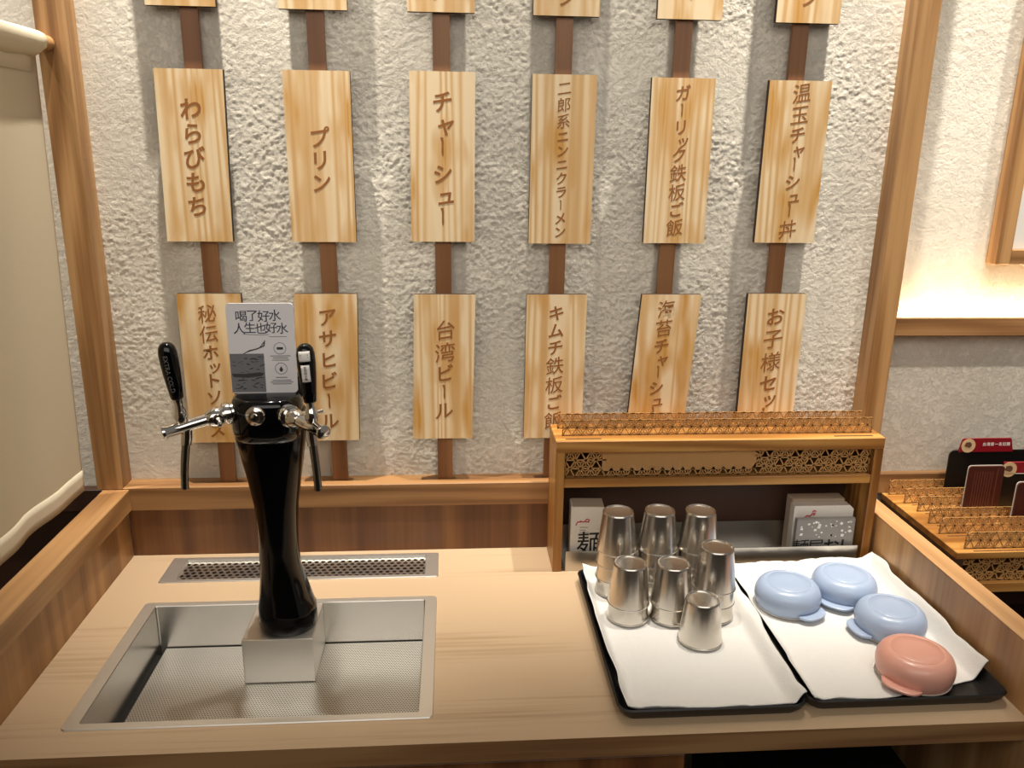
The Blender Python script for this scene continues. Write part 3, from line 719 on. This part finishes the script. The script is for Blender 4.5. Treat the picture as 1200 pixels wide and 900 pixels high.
# ------------------------------------------------------------------ trays and towels
def tray(x0, x1, y0, y1, label):
    cx_, cy_ = (x0+x1)/2, (y0+y1)/2; m = MB()
    L_ = [(.012, .0), (.003, .012), (0, .0205), (.0022, .0225), (.0045, .0205), (.007, .012), (.015, .0035)]
    rings = [[(x, y, z) for x, y in rrect(x0-cx_+a, x1-cx_-a, y0-cy_+a, y1-cy_-a, max(.020-a*.3, .004), 6)] for a, z in L_]
    m.loft(rings, True, True, True)
    return tag(m.build('tray', 'tray', None, 40, loc=(cx_, cy_, .0004)), label, 'tray', 'black trays on the worktop')
TL = (.2035, .4940, -.582, -.150); TR = (.4960, .816, -.575, -.140)
tray(*TL, 'black serving tray under the steel cups, front left one')
tray(*TR, 'black serving tray under the plastic bowls, right one')
def towel(corners, tr, label, seed, lift):
    nu, nv = 90, 120; R = np.random.default_rng(seed); P = np.zeros((nu, nv, 3))
    (bl, br, fr, fl) = [np.array(c) for c in corners]
    global rng; rng = R
    n1_ = vnoise(nu, nv, 5, 7); n2_ = vnoise(nu, nv, 14, 6); ew = vnoise(4, max(nu, nv), 3, 9)
    for i in range(nu):
        u = i/(nu-1)
        for j in range(nv):
            v = j/(nv-1)
            p = (bl*(1-u)+br*u)*(1-v)+(fl*(1-u)+fr*u)*v
            e_x = (ew[0, j]-.5)*.010*(1-u)+(ew[1, j]-.5)*.010*u; e_y = (ew[2, i]-.5)*.010*(1-v)+(ew[3, i]-.5)*.012*v
            x, y = p[0]+e_x, p[1]+e_y
            dd = min(x-tr[0], tr[1]-x, y-tr[2], tr[3]-y)
            s = min(max((.026-dd)/.024, 0), 1); s = s*s*(3-2*s)
            z = .0062+.0185*s
            z += (.0016*abs(n1_[i, j]-.5)*2+.0022*abs(n2_[i, j]-.5)*2)*(.35+.9*s)
            z += lift(u, v)
            P[i, j] = (x, y, z)
    c = np.array([(tr[0]+tr[1])/2, (tr[2]+tr[3])/2, 0]); P -= c
    o = link('towel', grid_mesh(P), 'towel', None, True, loc=tuple(c)); sd = o.modifiers.new('thickness', 'SOLIDIFY'); sd.thickness = .0016; sd.offset = 1
    return tag(o, label, 'towel', 'white towels lining the trays')
towel([(.213, -.155), (.504, -.165), (.4925, -.562), (.2215, -.570)], TL, 'white towel under the upside-down steel cups on the left tray', 21,
      lambda u, v: .004*max(0, v-.9)*10*(.5+.5*math.sin(u*9))*.5 + .006*max(0, .06-u)/.06)
towel([(.5155, -.148), (.817, -.135), (.8165, -.512), (.5055, -.571)], TR, 'white towel under the pastel bowls on the right tray', 33,
      lambda u, v: .010*max(0, u-.93)/.07+.006*max(0, .05-u)/.05)
TZ = .0102

# ------------------------------------------------------------------ steel cups
cup_prof = [(.0346, .0), (.0374, .0), (.0381, .0007), (.0381, .0020), (.0371, .0030), (.0294, .0735), (.0287, .0765), (.0274, .0778), (.0262, .0778), (.0252, .0768), (.0244, .0757), (.0232, .0754),
            (.0180, .0753), (.0120, .0748), (.0060, .0746), (.0001, .0746), (.0001, .0735), (.0255, .0725), (.0269, .0705)]
def cup_mesh():
    m = MB(); m.lathe(cup_prof, 48, closed=True); bmesh.ops.remove_doubles(m.bm, verts=m.bm.verts[:], dist=2e-5); return m
cup0 = cup_mesh().build('steel_cup', 'cup', None, 38)
first = True
stacks = [((.2685, -.2115), 4, 'back left stack'), ((.3470, -.2105), 4, 'middle back stack'), ((.4235, -.2140), 4, 'right back stack'),
          ((.4288, -.3060), 3, 'three-cup stack beside the blue bowl'), ((.2742, -.3045), 2, 'front left stack of two'), ((.3512, -.3090), 2, 'middle front stack of two'), ((.3840, -.3830), 1, '')]
pos_names = {4: ['bottom cup', 'second cup up', 'third cup up', 'topmost cup'], 3: ['bottom cup', 'middle cup', 'topmost cup'], 2: ['lower cup', 'upper cup'], 1: ['']}
for (x, y), n, nm in stacks:
    for k in range(n):
        o = cup0 if first else cup0.copy()
        if not first: COL.objects.link(o)
        first = False
        o.location = (x, y, TZ+k*.0285); o.rotation_euler[2] = random.uniform(0, 6)
        lab = 'single upside-down steel cup standing nearest the front' if n == 1 else 'upside-down steel cup, %s of the %s' % (pos_names[n][k], nm)
        tag(o, lab, 'cup', 'steel cups stacked on the left tray')

# ------------------------------------------------------------------ bowls
bowl_prof = [(.0560, .0), (.0572, .0008), (.0590, .006), (.0612, .014), (.0618, .021), (.0605, .029), (.0570, .0365), (.0515, .0420), (.0450, .0448), (.0408, .0453), (.0400, .0446), (.0392, .0453), (.020, .0456), (.0001, .0456),
             (.0001, .0425), (.044, .0418), (.0545, .034), (.0588, .024), (.0585, .012), (.0555, .004), (.0545, .0)]
def bowl(x, y, rz, colr, label, grp):
    m = MB(); m.lathe(bowl_prof, 64, closed=True); bmesh.ops.remove_doubles(m.bm, verts=m.bm.verts[:], dist=2e-5)
    for v in m.bm.verts: v.co.xy *= .963
    o = m.build('plastic_bowl', colr, None, 50, loc=(x, y, TZ+.001)); o.rotation_euler[2] = rz
    tag(o, label, 'bowl', grp)
    m = MB(); n = 14; top = []; bot = []
    pts = []
    for i in range(n+1):
        a = -1+2*i/n; s = 1-abs(a)**3.2
        pts.append((.0545+.0195*s**.7 if abs(a) < 1 else .0545, a*.031))
    ring = [(px_, py_) for px_, py_ in pts]+[(.050, .020), (.050, -.020)]
    m.loft([[(p[0]-(.0012 if k in (0, 3) else 0), p[1], z) for p in ring] for k, z in enumerate((.0040, .0050, .0078, .0086))])
    m.build('handle', colr, o, 40)
    MB().lathe([(.0545, -.0009), (.0562, -.0009), (.0566, .0004), (.0545, .0004)], 64, closed=True).build('rim', 'rim', o, 40)
    return o
bowl(.5795, -.2790, math.radians(-62), 'blue', 'pale blue plastic bowl upside down, nearest the steel cups', 'blue bowls drying on the right tray')
bowl(.7000, -.2530, math.radians(-128), 'blue', 'pale blue plastic bowl upside down, farthest back by the grey packet', 'blue bowls drying on the right tray')
bowl(.7275, -.3720, math.radians(186), 'blue', 'pale blue plastic bowl upside down, directly behind the pink bowl', 'blue bowls drying on the right tray')
bowl(.7005, -.5000, math.radians(222), 'pink', 'salmon pink plastic bowl upside down at the front of the right tray', 'pink bowl')

# ------------------------------------------------------------------ menu box on the neighbouring counter
o = MB().box(.868, 1.75, -.75, .016, -.22, -.181, .001).build('side_counter', 'dark_wood', None); tag(o, 'dark lower counter beyond the right partition', 'counter')
MB().box(.90, 1.74, -.70, .010, -.85, -.222).build('base', 'dark_wood', o)
bx = 1.20; by = -.125
t = thing('menu_box', 'amber bamboo menu box with lattice dividers beyond the right partition', 'box', (bx, by, -.1805))
zt_ = .2805
x0, x1, y0, y1 = .905-bx, 1.55-bx, -.266-by, .016-by
MB().box(x0, x0+.016, y0+.001, y1, 0, zt_-.0142, .001).build('side_board', 'bamboo_dark', t)  # shading of the left side is put into a darker board colour
MB().box(x1-.016, x1, y0+.001, y1, 0, zt_-.0142, .001).build('side_board', 'bamboo_v', t)
MB().box(x0, x1, y0, y1, zt_-.014, zt_, .001).build('top_board', 'bamboo', t)
MB().box(x0+.0162, x1-.0162, y0+.002, y1-.010, .194, .214, .001).build('shelf_board', 'bamboo', t)
MB().box(x0+.0162, x1-.0162, y1-.0098, y1-.001, 0, zt_-.0142).build('back_board', 'bamboo_dark', t)
divs = [(.006, .915), (-.040, .925), (-.083, .930), (-.140, .921), (-.186, .916), (-.250, .928)]
for yy, xx in divs[1:]: MB().box(xx-bx+.012, xx-bx+.30, yy-by-.0125, yy-by-.0095, zt_-.0002, zt_+.0004).build('slot', 'slot', t)
for yy, xx in divs: lattice(MB(), xx-bx, 1.53-bx, zt_+.0003, zt_+.034, yy-by, .0195, .0009, film=True, round_top=.012).build('divider', ['acryl', 'film'], t)
lattice(MB(), x0+.018, x1-.018, .2145, .2660, y0+.012, .0205, .0012).build('lattice_front', 'acryl', t)

def board(mb, x0, x1, z0, z1, y, r, th=.003, mi=0):
    mb.prism([(x, y, z) for x, z in rrect(x0, x1, z0, z1, r)], (0, th, 0), mi); return mb
def emblem(t, x, z, y, r):
    n = 28; MB().prism([(x+r*math.cos(2*PI*i/n), y, z+r*math.sin(2*PI*i/n)) for i in range(n)], (0, -.0004, 0)).build('emblem', 'food_tan', t)
    m = MB(); random.seed(9)
    m.prism([(x-.001+r*.62*math.cos(a)*random.uniform(.7, 1), y-.0005, z+r*.15+r*.5*math.sin(a)*random.uniform(.7, 1)) for a in [2*PI*i/11 for i in range(11)]], (0, -.0003, 0))
    m.build('emblem_picture', 'food_dark', t)
def label_text(t, s, cx_, cz, y, size, mname='print_white'):
    me = text_mesh([(c, cx_+(i-(len(s)-1)/2)*size*1.05, cz, size) for i, c in enumerate(s)], 0, .01)
    for v in me.vertices: v.co.y += y
    return link('label_text', me, mname, t)
zb = .1004
t = thing('menu', 'black menu board with a red label tab, rearmost in the menu box', 'menu', (1.12, -.024, zb), 'menus in the menu box')
board(MB(), -.100, .20, 0, .112, 0, .012).build('board', 'menu_black', t)
MB().prism([(x, -.0006, z) for x, z in [(-.082, .1085), (.040, .1085), (.033, .137), (.030, .139), (-.072, .139), (-.076, .137)]], (0, .003, 0)).build('label', 'menu_red', t)
emblem(t, -.062, .123, -.0008, .0155); label_text(t, '台灣第一名拉麵', .000, .126, -.0008, .0085)
t = thing('menu', 'dark red menu card with brown vertical lines, leftmost in the middle slot', 'menu', (1.057, -.096, zb), 'menus in the menu box')
board(MB(), -.037, .039, 0, .104, 0, .006, .003).build('board', 'menu_brown', t)
m = MB()
for k in range(8): m.box(-.024+k*.0055, -.0228+k*.0055, -.0003, 0, .016, .092)
m.box(.024, .0255, -.0003, 0, .006, .098); m.build('printed_lines', 'menu_line', t)
m = MB(); board(m, -.0385, .0400, 0, .1055, .0031, .007, .001); m.build('white_backing', 'menu_pale', t)
t = thing('menu', 'black menu board with red label tab beside the dark red card', 'menu', (1.16, -.086, zb), 'menus in the menu box')
board(MB(), -.062, .16, 0, .0985, 0, .008).build('board', 'menu_black', t)
MB().box(-.060, .10, -.0008, .0034, .0840, .1085, .0004).build('label', 'menu_red', t)
emblem(t, -.048, .0925, -.001, .0165); label_text(t, '台灣第一名拉麵', .015, .096, -.001, .0085)
MB().box(-.0605, .10, -.0014, -.0008, .0828, .0838).build('label_edge', 'menu_pale', t)
t = thing('menu', 'dark red menu card with pale edge, frontmost at the right edge', 'menu', (1.14, -.1705, zb), 'menus in the menu box')
board(MB(), -.066, .10, 0, .098, 0, .007).build('board', 'menu_brown', t)
board(MB(), -.068, .102, 0, .0995, .0031, .008, .0012).build('pale_backing', 'menu_pale', t)
